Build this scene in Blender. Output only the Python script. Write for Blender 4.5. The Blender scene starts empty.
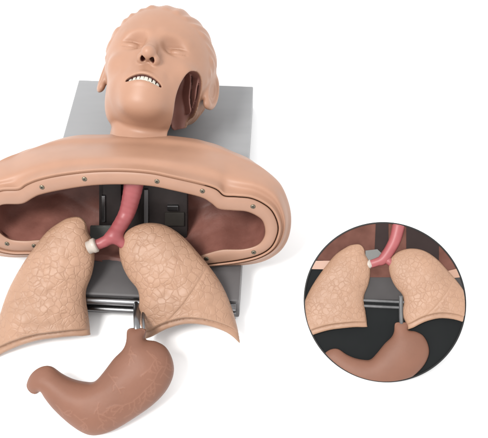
import bpy, bmesh, math, random
import numpy as np
from mathutils import Vector, Matrix

random.seed(7)
rng = np.random.default_rng(7)
scn = bpy.context.scene
COL = scn.collection

# ------------------------------------------------------------------ camera model
W, H = 488.0, 438.0            # photograph raster used as measuring sheet
ELEV = math.radians(55.0)
FPX = 674.0                    # focal length in those pixels
DIST = 0.967                   # camera to table point at picture centre (m)
PSI = math.radians(3.1)        # the manikin lies turned this much to the camera
CAM = np.array([0.0, -DIST*math.cos(ELEV), DIST*math.sin(ELEV)])
FW = np.array([0.0, math.cos(ELEV), -math.sin(ELEV)])
RT = np.array([1.0, 0.0, 0.0])
UP = np.array([0.0, math.sin(ELEV), math.cos(ELEV)])
OX = np.array([math.cos(PSI), -math.sin(PSI), 0.0])   # manikin's width axis
OY = np.array([math.sin(PSI), math.cos(PSI), 0.0])    # manikin's length axis, to the crown
OZ = np.array([0.0, 0.0, 1.0])

def ray(p):
    d = FW*FPX + RT*(p[0]-W/2) - UP*(p[1]-H/2)
    return d/np.linalg.norm(d)

class Plane:
    """a working plane of the real object: point, normal, in-plane axes"""
    def __init__(s, o, n, ex=None):
        s.o = np.array(o, float); s.n = np.array(n, float)/np.linalg.norm(n)
        ex = OX if ex is None else ex
        ex = ex - s.n*np.dot(ex, s.n); s.ex = ex/np.linalg.norm(ex)
        s.ey = np.cross(s.n, s.ex)
    def at(s, p):
        d = ray(p); t = np.dot(s.o-CAM, s.n)/np.dot(d, s.n)
        return CAM + d*t
    def shift(s, v):
        return Plane(s.o+np.array(v), s.n, s.ex)
    def loc(s, p):
        q = s.at(p)-s.o
        return np.array([np.dot(q, s.ex), np.dot(q, s.ey)])
    def world(s, v):
        v = np.asarray(v, float)
        return s.o + v[:, 0:1]*s.ex + v[:, 1:2]*s.ey + v[:, 2:3]*s.n

def zplane(z): return Plane((0, 0, z), (0, 0, 1))

# ------------------------------------------------------------------ mesh helpers
def link_mesh(name, verts, faces, mat, parent=None, smooth=True, mats=None, fmat=None, attrs=None):
    me = bpy.data.meshes.new(name)
    me.from_pydata([tuple(map(float, v)) for v in verts], [], [tuple(map(int, f)) for f in faces])
    for m in (mats or [mat]): me.materials.append(m)
    if fmat is not None:
        me.polygons.foreach_set('material_index', np.asarray(fmat, dtype=np.int32))
    if smooth:
        me.polygons.foreach_set('use_smooth', np.ones(len(me.polygons), dtype=bool))
    for k, a in (attrs or {}).items():
        at = me.attributes.new(k, 'FLOAT', 'POINT')
        at.data.foreach_set('value', np.asarray(a, dtype=np.float32))
    me.update()
    o = bpy.data.objects.new(name, me); COL.objects.link(o)
    if parent is not None: o.parent = parent
    return o

def from_bm(name, bm, mat, parent=None, smooth=False, bevel=0.0, seg=2):
    bmesh.ops.recalc_face_normals(bm, faces=bm.faces[:])
    if bevel:
        bmesh.ops.bevel(bm, geom=[e for e in bm.edges if e.calc_face_angle(0) > 0.5], offset=bevel, segments=seg, profile=0.7, affect='EDGES')
    me = bpy.data.meshes.new(name); bm.to_mesh(me); bm.free()
    me.materials.append(mat)
    if smooth: me.polygons.foreach_set('use_smooth', np.ones(len(me.polygons), dtype=bool))
    o = bpy.data.objects.new(name, me); COL.objects.link(o)
    if parent is not None: o.parent = parent
    return o

def box_bm(bm, c, hx, hy, hz):
    """box from centre and three half-extent vectors"""
    c, hx, hy, hz = (np.array(v, float) for v in (c, hx, hy, hz))
    vs = [bm.verts.new(tuple(c+sx*hx+sy*hy+sz*hz)) for sx in (-1, 1) for sy in (-1, 1) for sz in (-1, 1)]
    for q in ((0, 1, 3, 2), (4, 6, 7, 5), (0, 4, 5, 1), (2, 3, 7, 6), (0, 2, 6, 4), (1, 5, 7, 3)):
        bm.faces.new([vs[i] for i in q])

def tube(name, pts, rads, mat, parent, n=24, capped=True):
    pts = [np.array(p, float) for p in pts]
    V, F = [], []
    ref = np.array([0.3, 0.2, 0.93])
    for i, p in enumerate(pts):
        t = pts[min(i+1, len(pts)-1)]-pts[max(i-1, 0)]; t /= np.linalg.norm(t)
        a = np.cross(ref, t); a /= np.linalg.norm(a); b = np.cross(t, a)
        for k in range(n):
            th = 2*math.pi*k/n
            V.append(p+rads[i]*(math.cos(th)*a+math.sin(th)*b))
    for i in range(len(pts)-1):
        for k in range(n):
            F.append((i*n+k, i*n+(k+1) % n, (i+1)*n+(k+1) % n, (i+1)*n+k))
    if capped:
        F.append(tuple(range(n))[::-1]); F.append(tuple((len(pts)-1)*n+k for k in range(n)))
    return link_mesh(name, V, F, mat, parent)

def catmull(P, m, closed=False):
    P = np.array(P, float); n = len(P); out = []
    segs = n if closed else n-1
    for i in range(segs):
        if closed:
            p0, p1, p2, p3 = P[(i-1) % n], P[i], P[(i+1) % n], P[(i+2) % n]
        else:
            p0, p1, p2, p3 = P[max(i-1, 0)], P[i], P[i+1], P[min(i+2, n-1)]
        for k in range(m):
            t = k/m
            out.append(0.5*((2*p1)+(-p0+p2)*t+(2*p0-5*p1+4*p2-p3)*t*t+(-p0+3*p1-3*p2+p3)*t**3))
    if not closed: out.append(P[-1])
    return np.array(out)

def surface_nets(f, org, h):
    """zero surface of a sampled field as quads (negative inside)"""
    s = f < 0
    nx, ny, nz = f.shape
    acc = np.zeros((nx-1, ny-1, nz-1, 3), np.float32); cnt = np.zeros((nx-1, ny-1, nz-1), np.float32)
    cor = [(a, b, c) for a in (0, 1) for b in (0, 1) for c in (0, 1)]
    def sl(a, k): return a[k[0]:k[0]+nx-1, k[1]:k[1]+ny-1, k[2]:k[2]+nz-1]
    for i, c0 in enumerate(cor):
        for c1 in cor[i+1:]:
            if sum(abs(c0[q]-c1[q]) for q in range(3)) != 1: continue
            x = sl(s, c0) != sl(s, c1)
            if not x.any(): continue
            idx = np.nonzero(x)
            f0 = sl(f, c0)[idx]; f1 = sl(f, c1)[idx]; t = f0/(f0-f1)
            for q in range(3):
                acc[idx+(np.full(len(t), q),)] += c0[q]+(c1[q]-c0[q])*t
            cnt[idx] += 1
    act = cnt > 0
    vid = np.full(act.shape, -1, np.int64); n = int(act.sum()); vid[act] = np.arange(n)
    ii = np.argwhere(act).astype(np.float64)
    V = (ii+acc[act]/cnt[act][:, None])*h+np.array(org)
    F = []
    for ax in range(3):
        a, b = [(1, 2), (2, 0), (0, 1)][ax]
        s0 = np.take(s, range(0, f.shape[ax]-1), ax); s1 = np.take(s, range(1, f.shape[ax]), ax)
        e = np.argwhere(s0 != s1)
        ok = (e[:, a] > 0) & (e[:, b] > 0) & (e[:, a] < f.shape[a]-1) & (e[:, b] < f.shape[b]-1)
        e = e[ok]
        def cell(da, db):
            q = e.copy(); q[:, a] += da; q[:, b] += db
            return vid[q[:, 0], q[:, 1], q[:, 2]]
        quad = np.stack([cell(-1, -1), cell(0, -1), cell(0, 0), cell(-1, 0)], 1)
        flip = ~s0[e[:, 0], e[:, 1], e[:, 2]]
        quad[flip] = quad[flip][:, ::-1]
        F.append(quad)
    return V, np.concatenate(F)

def relax(V, F, it, lam=0.5):
    V = V.copy(); n = len(V)
    E = np.concatenate([F[:, [0, 1]], F[:, [1, 2]], F[:, [2, 3]], F[:, [3, 0]]])
    E = np.concatenate([E, E[:, ::-1]])
    deg = np.bincount(E[:, 0], minlength=n)[:, None]
    for k in range(it):
        l = lam if k % 2 == 0 else -lam*1.02      # Taubin: no shrinking
        acc = np.stack([np.bincount(E[:, 0], V[E[:, 1], q], minlength=n) for q in range(3)], 1)
        V += l*(acc/np.maximum(deg, 1)-V)
    return V

def poly_dist(X, Y, P, closed=True):
    """distance to a polyline and (closed) inside mask"""
    P = np.asarray(P, float); n = len(P)
    d2 = np.full(X.shape, 1e9); ins = np.zeros(X.shape, bool)
    for i in range(n if closed else n-1):
        a = P[i]; b = P[(i+1) % n]; ab = b-a
        L = max(ab.dot(ab), 1e-12)
        t = np.clip(((X-a[0])*ab[0]+(Y-a[1])*ab[1])/L, 0, 1)
        d2 = np.minimum(d2, (X-a[0]-t*ab[0])**2+(Y-a[1]-t*ab[1])**2)
        if closed and a[1] != b[1]:
            c = ((a[1] > Y) != (b[1] > Y)) & (X < (b[0]-a[0])*(Y-a[1])/(b[1]-a[1])+a[0])
            ins ^= c
    return np.sqrt(d2), ins

def poisson(mask, h, it=2600):
    u = np.zeros(mask.shape)
    m = mask.astype(float)
    for _ in range(it):
        s = np.zeros_like(u)
        s[1:-1, 1:-1] = (u[2:, 1:-1]+u[:-2, 1:-1]+u[1:-1, 2:]+u[1:-1, :-2]+h*h)/4
        u = s*m
    return u

def sstep(a, b, x):
    t = np.clip((x-a)/(b-a), 0, 1)
    return t*t*(3-2*t)

def smooth_rows(u, k=1):
    for _ in range(k):
        q = u.copy()
        q[1:-1, 1:-1] = (u[1:-1, 1:-1]*4+u[2:, 1:-1]+u[:-2, 1:-1]+u[1:-1, 2:]+u[1:-1, :-2])/8
        u = q
    return u

def inflate(name, plane, outline, front, back, mat, parent=None, h=0.1, height_mod=None, cut=None, cap=None, attr=None, hmax=None, relax_it=6, closed_px=True):
    """round body grown from an outline lying in `plane`; lengths in cm inside"""
    P = np.array([plane.loc(p)*100 for p in outline])
    lo = P.min(0)-3*h; hi = P.max(0)+3*h
    nx, ny = (np.ceil((hi-lo)/h)).astype(int)+1
    xs = lo[0]+np.arange(nx)*h; ys = lo[1]+np.arange(ny)*h
    X, Y = np.meshgrid(xs, ys, indexing='ij')
    d, ins = poly_dist(X, Y, P)
    u = poisson(ins, h)
    # straighten the stair-stepped border with the exact distance
    band = ins & (d < 2.2*h)
    ring = ins & (d >= 2.2*h) & (d < 3.6*h)
    slope = np.median(u[ring]/d[ring]) if ring.any() else 0.5
    w = sstep(0.6*h, 2.2*h, d)
    u = np.where(band, w*u+(1-w)*np.minimum(d*slope, u+h*slope), u)
    hsq = 4*u
    if hmax: hsq = hmax*hmax*(1-np.exp(-hsq/(hmax*hmax)))
    hsq = np.where(ins, hsq, -4*slope*d)
    if height_mod is not None:
        hsq = np.where(ins, np.maximum(hsq, 0), hsq)
        hsq = height_mod(X, Y, hsq, ins, d)
    zt = front*math.sqrt(max(hsq.max(), 1e-6))+3*h; zb = back*math.sqrt(max(hsq.max(), 1e-6))+3*h
    zs = np.arange(-zb, zt+h, h)
    Z = zs[None, None, :]
    R = max(1.0, math.sqrt(hsq.max()))
    f = (np.where(Z > 0, (Z/front)**2, (Z/back)**2)-hsq[:, :, None])/(2*R)
    if cut is not None:
        f = np.maximum(f, cut(X, Y)[:, :, None])
    f[0, :, :] = f[-1, :, :] = 1; f[:, 0, :] = f[:, -1, :] = 1
    V, F = surface_nets(f.astype(np.float32), (lo[0], lo[1], zs[0]), h)
    V = relax(V, F, relax_it)
    at = attr(V) if attr is not None else None
    return link_mesh(name, plane.world(V/100), F, mat, parent, attrs=at)

# ------------------------------------------------------------------ materials
def lin(c):
    return tuple(((v/255)/12.92 if v/255 <= 0.04045 else ((v/255+0.055)/1.055)**2.4) for v in c)

def nodes_of(name):
    m = bpy.data.materials.new(name); m.use_nodes = True
    nt = m.node_tree; b = nt.nodes['Principled BSDF']
    return m, nt, b

def N(nt, t, **kw):
    n = nt.nodes.new(t)
    for k, v in kw.items(): setattr(n, k, v)
    return n

def sc(c, k): return tuple(v*k for v in c)
RHO = 0.77                      # all the model's colours darkened to balance the light that whitens the table

def mottled(name, c1, c2, scale=40, rough=0.45, bump=0.05, bscale=300, spec=0.4, metal=0.0, sss=0.0, lo=0.35, hi=0.65, dist=0.0005, streak=None):
    m, nt, b = nodes_of(name); L = nt.links.new
    if name != 'white_table' : c1, c2 = tuple(v*RHO for v in c1), tuple(v*RHO for v in c2)
    tc = N(nt, 'ShaderNodeTexCoord')
    src = tc.outputs['Object']
    if streak:
        mp = N(nt, 'ShaderNodeMapping'); mp.inputs['Scale'].default_value = streak
        L(src, mp.inputs['Vector']); src = mp.outputs['Vector']
    nz = N(nt, 'ShaderNodeTexNoise'); nz.inputs['Scale'].default_value = scale; nz.inputs['Detail'].default_value = 5
    L(src, nz.inputs['Vector'])
    cr = N(nt, 'ShaderNodeValToRGB')
    cr.color_ramp.elements[0].position = lo; cr.color_ramp.elements[1].position = hi
    cr.color_ramp.elements[0].color = (*c1, 1); cr.color_ramp.elements[1].color = (*c2, 1)
    L(nz.outputs['Fac'], cr.inputs['Fac']); L(cr.outputs['Color'], b.inputs['Base Color'])
    b.inputs['Roughness'].default_value = rough; b.inputs['Specular IOR Level'].default_value = spec
    b.inputs['Metallic'].default_value = metal
    if sss:
        b.inputs['Subsurface Weight'].default_value = sss
        b.inputs['Subsurface Radius'].default_value = (0.6, 0.25, 0.15)
        b.inputs['Subsurface Scale'].default_value = 0.006
    if bump:
        n2 = N(nt, 'ShaderNodeTexNoise'); n2.inputs['Scale'].default_value = bscale; n2.inputs['Detail'].default_value = 4
        L(src, n2.inputs['Vector'])
        bp = N(nt, 'ShaderNodeBump'); bp.inputs['Strength'].default_value = bump; bp.inputs['Distance'].default_value = dist
        L(n2.outputs['Fac'], bp.inputs['Height']); L(bp.outputs['Normal'], b.inputs['Normal'])
    return m

SKIN = (0.358, 0.195, 0.127)
M_skin = mottled('skin_vinyl', sc(SKIN, 0.96), sc(SKIN, 1.04), 28, 0.46, 0.06, 700, 0.35)
def head_material(name):
    """skin vinyl, turning to the dark lining wherever the mesh was cut open"""
    m = mottled(name, sc(SKIN, 0.96), sc(SKIN, 1.04), 28, 0.46, 0.06, 700, 0.35)
    nt = m.node_tree; b = nt.nodes['Principled BSDF']; L = nt.links.new
    src = b.inputs['Base Color'].links[0].from_socket
    tc = [n for n in nt.nodes if n.type == 'TEX_COORD'][0]
    for an, ca, cb in (('cut_open', (0.27, 0.125, 0.10), (0.40, 0.20, 0.165)), ('mouth_inside', (0.07, 0.016, 0.012), (0.11, 0.026, 0.018))):
        nz = N(nt, 'ShaderNodeTexNoise'); nz.inputs['Scale'].default_value = 45; nz.inputs['Detail'].default_value = 5
        L(tc.outputs['Object'], nz.inputs['Vector'])
        m1 = N(nt, 'ShaderNodeMix', data_type='RGBA'); L(nz.outputs['Fac'], m1.inputs['Factor'])
        m1.inputs['A'].default_value = (*sc(ca, RHO), 1); m1.inputs['B'].default_value = (*sc(cb, RHO), 1)
        at = N(nt, 'ShaderNodeAttribute', attribute_name=an)
        m2 = N(nt, 'ShaderNodeMix', data_type='RGBA'); L(at.outputs['Fac'], m2.inputs['Factor'])
        L(src, m2.inputs['A']); L(m1.outputs['Result'], m2.inputs['B']); src = m2.outputs['Result']
    L(src, b.inputs['Base Color'])
    return m
M_head = head_material('head_vinyl')
M_flange = mottled('flange_vinyl', sc((0.335, 0.188, 0.127), 0.96), sc((0.335, 0.188, 0.127), 1.03), 35, 0.42, 0.04, 500, 0.4)
M_liner = mottled('cavity_lining', (0.140, 0.053, 0.040), (0.205, 0.083, 0.064), 30, 0.46, 0.5, 45, 0.25, dist=0.0025)
M_inner = mottled('cut_interior', (0.12, 0.05, 0.04), (0.19, 0.085, 0.065), 30, 0.4, 0.3, 120, 0.4, dist=0.002)
M_tongue = mottled('mouth_lining', (0.06, 0.014, 0.010), (0.10, 0.022, 0.015), 60, 0.4, 0.1, 200, 0.4)
M_pink = mottled('airway_rubber', (0.255, 0.058, 0.063), (0.315, 0.080, 0.084), 30, 0.42, 0.12, 160, 0.35)
M_white = mottled('white_plastic', (0.38, 0.33, 0.29), (0.44, 0.38, 0.33), 60, 0.4, 0.05, 400, 0.4)
M_tooth = mottled('tooth_enamel', (0.55, 0.52, 0.45), (0.62, 0.59, 0.52), 90, 0.25, 0.02, 300, 0.5)
M_board = mottled('grey_painted_board', (0.268, 0.273, 0.280), (0.286, 0.291, 0.298), 9, 0.5, 0.06, 260, 0.35, streak=(1.0, 6.0, 1.0))
M_base = mottled('base_dark_steel', (0.088, 0.082, 0.083), (0.105, 0.098, 0.099), 14, 0.4, 0.08, 600, 0.4)
M_dark = mottled('bracket_dark_metal', (0.018, 0.014, 0.0135), (0.034, 0.027, 0.026), 20, 0.5, 0.08, 500, 0.16)
M_plate = mottled('mounting_plate_grey', (0.085, 0.086, 0.080), (0.105, 0.106, 0.10), 20, 0.45, 0.08, 400, 0.4)
M_chrome = mottled('brushed_steel', (0.20, 0.20, 0.205), (0.26, 0.26, 0.265), 20, 0.30, 0.05, 300, 0.5, metal=1.0)
M_screw = mottled('screw_steel', (0.13, 0.11, 0.08), (0.22, 0.19, 0.14), 600, 0.35, 0.05, 600, 0.5, metal=0.8)
M_slot = mottled('recess_dark', (0.018, 0.015, 0.012), (0.025, 0.02, 0.016), 60, 0.6, 0, 100)  # near-black of the screw slots, also the painted shade of the bracket hole
M_linpr = mottled('cavity_print', (0.085, 0.034, 0.025), (0.135, 0.058, 0.044), 40, 0.6, 0.1, 60, 0.06, dist=0.001)
M_railpr = mottled('rail_print', (0.07, 0.07, 0.072), (0.12, 0.12, 0.122), 40, 0.45, 0.05, 300, 0.4)
M_boardpr = mottled('board_print', (0.052, 0.048, 0.048), (0.066, 0.061, 0.061), 20, 0.6, 0.03, 500, 0.08)
M_brpr = mottled('bracket_print', (0.024, 0.016, 0.015), (0.034, 0.023, 0.022), 20, 0.6, 0.03, 600, 0.05)
M_disc = mottled('disc_print_black', (0.0085, 0.0095, 0.010), (0.0105, 0.0115, 0.012), 20, 0.7, 0.03, 600, 0.08)
M_discrim = mottled('disc_edge_black', (0.008, 0.008, 0.008), (0.010, 0.010, 0.010), 20, 0.5, 0, 600, 0.2)
M_table = mottled('white_table', (0.86, 0.86, 0.86), (0.88, 0.88, 0.88), 3, 0.7, 0, 100, 0.1)

def lung_material(name, base, groove, scale, depth):
    """cobbled lobule pattern: raised cells with fine grooves between them"""
    m, nt, b = nodes_of(name); L = nt.links.new
    tc = N(nt, 'ShaderNodeTexCoord')
    wn = N(nt, 'ShaderNodeTexNoise'); wn.inputs['Scale'].default_value = scale*0.7; wn.inputs['Detail'].default_value = 3
    L(tc.outputs['Object'], wn.inputs['Vector'])
    mx = N(nt, 'ShaderNodeMix', data_type='VECTOR'); mx.factor_mode = 'UNIFORM'
    vm = N(nt, 'ShaderNodeVectorMath', operation='MULTIPLY_ADD')
    sub = N(nt, 'ShaderNodeVectorMath', operation='SUBTRACT'); sub.inputs[1].default_value = (0.5, 0.5, 0.5)
    L(wn.outputs['Color'], sub.inputs[0]); L(sub.outputs[0], vm.inputs[0])
    vm.inputs[1].default_value = (0.95/scale,)*3; L(tc.outputs['Object'], vm.inputs[2])
    def groove_of(sc_):
        vo = N(nt, 'ShaderNodeTexVoronoi', feature='DISTANCE_TO_EDGE'); vo.inputs['Scale'].default_value = sc_
        L(vm.outputs[0], vo.inputs['Vector'])
        mr = N(nt, 'ShaderNodeMapRange', interpolation_type='SMOOTHSTEP')
        mr.inputs['From Min'].default_value = 0.0; mr.inputs['From Max'].default_value = 0.12
        L(vo.outputs['Distance'], mr.inputs['Value'])
        return mr.outputs['Result'], vo.outputs['Distance']
    g1, dd = groove_of(scale)
    at = N(nt, 'ShaderNodeAttribute', attribute_name='lobule')
    # patchy strength, as the moulding is worn smooth in places
    pn = N(nt, 'ShaderNodeTexNoise'); pn.inputs['Scale'].default_value = scale*0.28; pn.inputs['Detail'].default_value = 2
    L(tc.outputs['Object'], pn.inputs['Vector'])
    pr = N(nt, 'ShaderNodeMapRange'); pr.inputs['From Min'].default_value = 0.35; pr.inputs['From Max'].default_value = 0.6
    pr.inputs['To Min'].default_value = 0.45; pr.inputs['To Max'].default_value = 1.0
    L(pn.outputs['Fac'], pr.inputs['Value'])
    st = N(nt, 'ShaderNodeMath', operation='MULTIPLY'); L(pr.outputs['Result'], st.inputs[0]); L(at.outputs['Fac'], st.inputs[1])
    inv = N(nt, 'ShaderNodeMath', operation='SUBTRACT'); inv.inputs[0].default_value = 1.0; L(g1, inv.inputs[1])
    gm = N(nt, 'ShaderNodeMath', operation='MULTIPLY'); L(inv.outputs[0], gm.inputs[0]); L(st.outputs[0], gm.inputs[1])
    # darker tint in the grooves
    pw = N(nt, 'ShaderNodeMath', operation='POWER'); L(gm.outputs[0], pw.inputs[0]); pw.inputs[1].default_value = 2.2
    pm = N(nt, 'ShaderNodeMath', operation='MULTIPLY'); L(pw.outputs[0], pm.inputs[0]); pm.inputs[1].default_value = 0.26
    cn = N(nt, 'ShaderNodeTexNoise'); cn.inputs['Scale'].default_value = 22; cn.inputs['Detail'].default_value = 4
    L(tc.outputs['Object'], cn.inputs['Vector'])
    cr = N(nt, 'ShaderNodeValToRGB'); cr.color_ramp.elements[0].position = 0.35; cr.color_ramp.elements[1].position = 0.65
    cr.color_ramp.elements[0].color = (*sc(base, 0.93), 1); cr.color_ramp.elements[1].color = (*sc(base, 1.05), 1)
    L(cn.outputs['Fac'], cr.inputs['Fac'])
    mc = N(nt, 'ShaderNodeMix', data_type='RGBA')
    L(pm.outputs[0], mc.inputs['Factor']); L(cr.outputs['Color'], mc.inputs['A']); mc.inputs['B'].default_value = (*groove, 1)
    L(mc.outputs['Result'], b.inputs['Base Color'])
    ht = N(nt, 'ShaderNodeMath', operation='MULTIPLY'); L(gm.outputs[0], ht.inputs[0]); ht.inputs[1].default_value = -1.0
    bp = N(nt, 'ShaderNodeBump'); bp.inputs['Strength'].default_value = 0.37; bp.inputs['Distance'].default_value = depth
    L(ht.outputs[0], bp.inputs['Height']); L(bp.outputs['Normal'], b.inputs['Normal'])
    b.inputs['Roughness'].default_value = 0.48; b.inputs['Specular IOR Level'].default_value = 0.35
    return m

LUNG = sc((0.338, 0.197, 0.127), RHO)
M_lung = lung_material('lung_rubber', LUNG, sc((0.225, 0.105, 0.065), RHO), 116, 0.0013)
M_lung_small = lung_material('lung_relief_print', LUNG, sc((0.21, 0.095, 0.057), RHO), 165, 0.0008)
STOM = sc((0.192, 0.090, 0.060), RHO)
def stomach_material(name):
    m, nt, b = nodes_of(name); L = nt.links.new
    tc = N(nt, 'ShaderNodeTexCoord')
    nz = N(nt, 'ShaderNodeTexNoise'); nz.inputs['Scale'].default_value = 18; nz.inputs['Detail'].default_value = 5
    L(tc.outputs['Object'], nz.inputs['Vector'])
    cr = N(nt, 'ShaderNodeValToRGB'); cr.color_ramp.elements[0].position = 0.33; cr.color_ramp.elements[1].position = 0.67
    cr.color_ramp.elements[0].color = (*sc(STOM, 0.90), 1); cr.color_ramp.elements[1].color = (*sc(STOM, 1.10), 1)
    L(nz.outputs['Fac'], cr.inputs['Fac'])
    at = N(nt, 'ShaderNodeAttribute', attribute_name='vein')
    mc = N(nt, 'ShaderNodeMix', data_type='RGBA'); L(cr.outputs['Color'], mc.inputs['A'])
    mc.inputs['B'].default_value = (*sc((0.29, 0.145, 0.10), RHO), 1)
    k = N(nt, 'ShaderNodeMath', operation='MULTIPLY'); L(at.outputs['Fac'], k.inputs[0]); k.inputs[1].default_value = 0.32
    L(k.outputs[0], mc.inputs['Factor']); L(mc.outputs['Result'], b.inputs['Base Color'])
    n2 = N(nt, 'ShaderNodeTexNoise'); n2.inputs['Scale'].default_value = 130; n2.inputs['Detail'].default_value = 4
    L(tc.outputs['Object'], n2.inputs['Vector'])
    bp = N(nt, 'ShaderNodeBump'); bp.inputs['Strength'].default_value = 0.18; bp.inputs['Distance'].default_value = 0.0015
    L(n2.outputs['Fac'], bp.inputs['Height']); L(bp.outputs['Normal'], b.inputs['Normal'])
    b.inputs['Roughness'].default_value = 0.5; b.inputs['Specular IOR Level'].default_value = 0.18
    return m
M_stom = stomach_material('stomach_rubber')

# ------------------------------------------------------------------ scene bookkeeping
def tag(o, label=None, cat=None, group=None, kind=None):
    if label: o['label'] = label
    if cat: o['category'] = cat
    if group: o['group'] = group
    if kind: o['kind'] = kind
    return o

def empty(name, label, cat, group=None):
    o = bpy.data.objects.new(name, None); COL.objects.link(o); o.empty_display_size = 0.05
    return tag(o, label, cat, group)

# ------------------------------------------------------------------ table
bm = bmesh.new(); bmesh.ops.create_grid(bm, x_segments=4, y_segments=4, size=4.0)
table = from_bm('tabletop', bm, M_table); tag(table, kind='structure')

man = empty('anatomy_manikin', 'flesh coloured training manikin with open chest lying on a grey board', 'medical manikin')

# ------------------------------------------------------------------ board and base
BZ = 0.045
zt = zplane(BZ)
def obj_xy(q): return np.array([np.dot(q, OX), np.dot(q, OY)])
tl, tr = obj_xy(zt.at((79, 79))), obj_xy(zt.at((254, 87.5)))
bl = obj_xy(zt.at((87, 294))); br = obj_xy(zt.at((238, 302)))
bx0, bx1 = tl[0], 0.5*(tr[0]+br[0])
by1 = 0.5*(tl[1]+tr[1]); by0 = bl[1]
print('board', tl, tr, bl, br)
def O(x, y, z): return OX*x+OY*y+OZ*z
ysplit = by0+0.10
bm = bmesh.new()
box_bm(bm, O((bx0+bx1)/2, (ysplit+by1)/2, BZ/2+0.001), OX*(bx1-bx0)/2, OY*(by1-ysplit)/2, OZ*(BZ/2-0.001))
from_bm('back_board', bm, M_board, man, bevel=0.002)
bm = bmesh.new()
box_bm(bm, O((bx0+bx1)/2, (ysplit+by0)/2-0.0005, BZ/2), OX*(bx1-bx0)/2, OY*((ysplit-by0)/2-0.0005), OZ*(BZ/2-0.001))
base = from_bm('base_housing', bm, M_base, man, bevel=0.003)
for z in (0.040, 0.018):
    a = O(bx0+0.004, by0-0.006, z); b = O(bx1-0.004, by0-0.006, z)
    tube('rail', [a, a*0.5+b*0.5, b], [0.0048]*3, M_chrome, man, n=20)

# ------------------------------------------------------------------ chest: flange plane and shell
TAU = math.radians(20)
f0 = zt.at((160, 266))
FL = Plane(f0, -OY*math.cos(TAU)+OZ*math.sin(TAU))
pairs = [((44, 252), (44, 240)), ((28, 251.4), (26, 240.7)), ((12, 251), (12, 239.5)), ((-2, 247), (3, 235)),
 ((-10, 238), (-3, 228)), ((-14, 220), (-5, 218)), ((-11, 202), (-2, 208)), ((0, 191.5), (4, 204.5)), ((18.4, 190), (22, 203.8)),
 ((27, 185), (33, 198)), ((40, 180), (41, 194.5)), ((61.5, 175.5), (61.5, 190)), ((92, 172), (92, 185.5)), ((123, 171.5), (123, 184.4)),
 ((150, 173.5), (150, 186)), ((171, 177.7), (171, 190)), ((201.5, 184.7), (200, 197)), ((216, 189.5), (211, 203)), ((224, 196), (219, 209)),
 ((236, 197), (233, 210.5)), ((250.7, 198.5), (246, 211.5)), ((263, 203.8), (256, 215.5)), ((272, 211.5), (262.5, 221)),
 ((277.4, 223.8), (265, 230)), ((277, 234.5), (263.5, 238)), ((270.7, 247), (257, 245)), ((258, 255), (243, 249)), ((238, 260), (222, 249.5)),
 ((207, 264), (205, 254)), ((195, 265), (195, 257))]
lowout = [(160, 268), (120, 268), (80, 264), (58, 257)]
lowin = [(160, 264), (120, 264), (80, 257), (60, 246)]
sil = [((44, 256), 1.5), ((28, 256), 1.5), ((10, 256), 1.5), ((-6, 253), 2), ((-20, 243), 2), ((-25, 222), 3), ((-24, 198), 3), ((-19, 176), 4),
 ((-6, 164), 5), ((10, 158.5), 6), ((32, 149.5), 7), ((58, 142.3), 8), ((92, 139.5), 8), ((123, 138.5), 8), ((150, 140), 8), ((172, 142.5), 8),
 ((201.5, 147.5), 7.5), ((218, 152), 7), ((232, 156.5), 6.5), ((248, 164), 5.5), ((260, 169), 5), ((271, 175), 4.5), ((281.6, 185.5), 4),
 ((289, 205), 3.5), ((290.5, 223), 3), ((286.5, 240), 2.5), ((276, 253), 2), ((256, 262), 1.5), ((215, 266), 1.5), ((195, 268), 1.5),
 ((160, 270), 1.5), ((120, 270), 1.5), ((80, 267), 1.5), ((58, 260), 1.5)]
FLF = FL.shift(FL.n*0.0032)          # proud lip plane
outer_px = catmull([p[0] for p in pairs]+lowout, 5, True)
inner_px = catmull([p[1] for p in pairs]+lowin, 5, True)
sil = [((p_[0], p_[1]+(5.0*math.exp(-((p_[0]-115)/75)**2) if p_[1] < 200 else 0)), d_) for p_, d_ in sil]
sil_px = catmull([(s[0][0], s[0][1], s[1]) for s in sil], 5, True)
cen = outer_px.mean(0)
n = len(outer_px)
def outward(px):
    nx = np.roll(px, -1, 0)-np.roll(px, 1, 0)
    nv = np.stack([nx[:, 1], -nx[:, 0]], 1); nv /= np.linalg.norm(nv, axis=1)[:, None]
    area = 0.5*np.sum(px[:, 0]*np.roll(px[:, 1], -1)-np.roll(px[:, 0], -1)*px[:, 1])
    return nv*(1 if area > 0 else -1)
outn = outward(outer_px)
rings = []
gd = 0.0006+0.0034*sstep(195, 225, outer_px[:, 0])
G0 = np.array([FL.shift(-FL.n*g_).at(p+o*(-0.4 if g_ < 0.0012 else 0.5)) for p, o, g_ in zip(outer_px, outn, gd)])
G1 = np.array([FL.shift(FL.n*0.0020).at(p+o*0.9) for p, o in zip(outer_px, outn)])
G2 = np.array([FLF.at(p+o*1.6) for p, o in zip(outer_px, outn)])
G3 = np.array([FLF.at(p+o*2.8) for p, o in zip(outer_px, outn)])
S = np.array([FL.shift(OY*s[2]/100).at(s[:2]) for s in sil_px])
toCam = np.array([-(ray(s[:2])) for s in sil_px])
L1 = 0.82*G3+0.18*S-toCam*0.0012
M1 = 0.55*G3+0.45*S+toCam*0.0095
M2 = 0.25*G3+0.75*S+toCam*0.007
c3 = S.mean(0)
S2 = S+OY*0.022; S2 = S2+(c3+OY*0.022-S2)*0.10
B = S+OY*0.05; B = B+(c3+OY*0.05-B)*np.array([0.25, 0.25, 0.45])
B[:, 2] = np.maximum(B[:, 2], BZ+0.002)
E_ = c3+OY*0.06+(B-c3-OY*0.05)*0.3
ctrl = [G3, L1, M1, M2, S, S2, B, E_]
body = []
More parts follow.
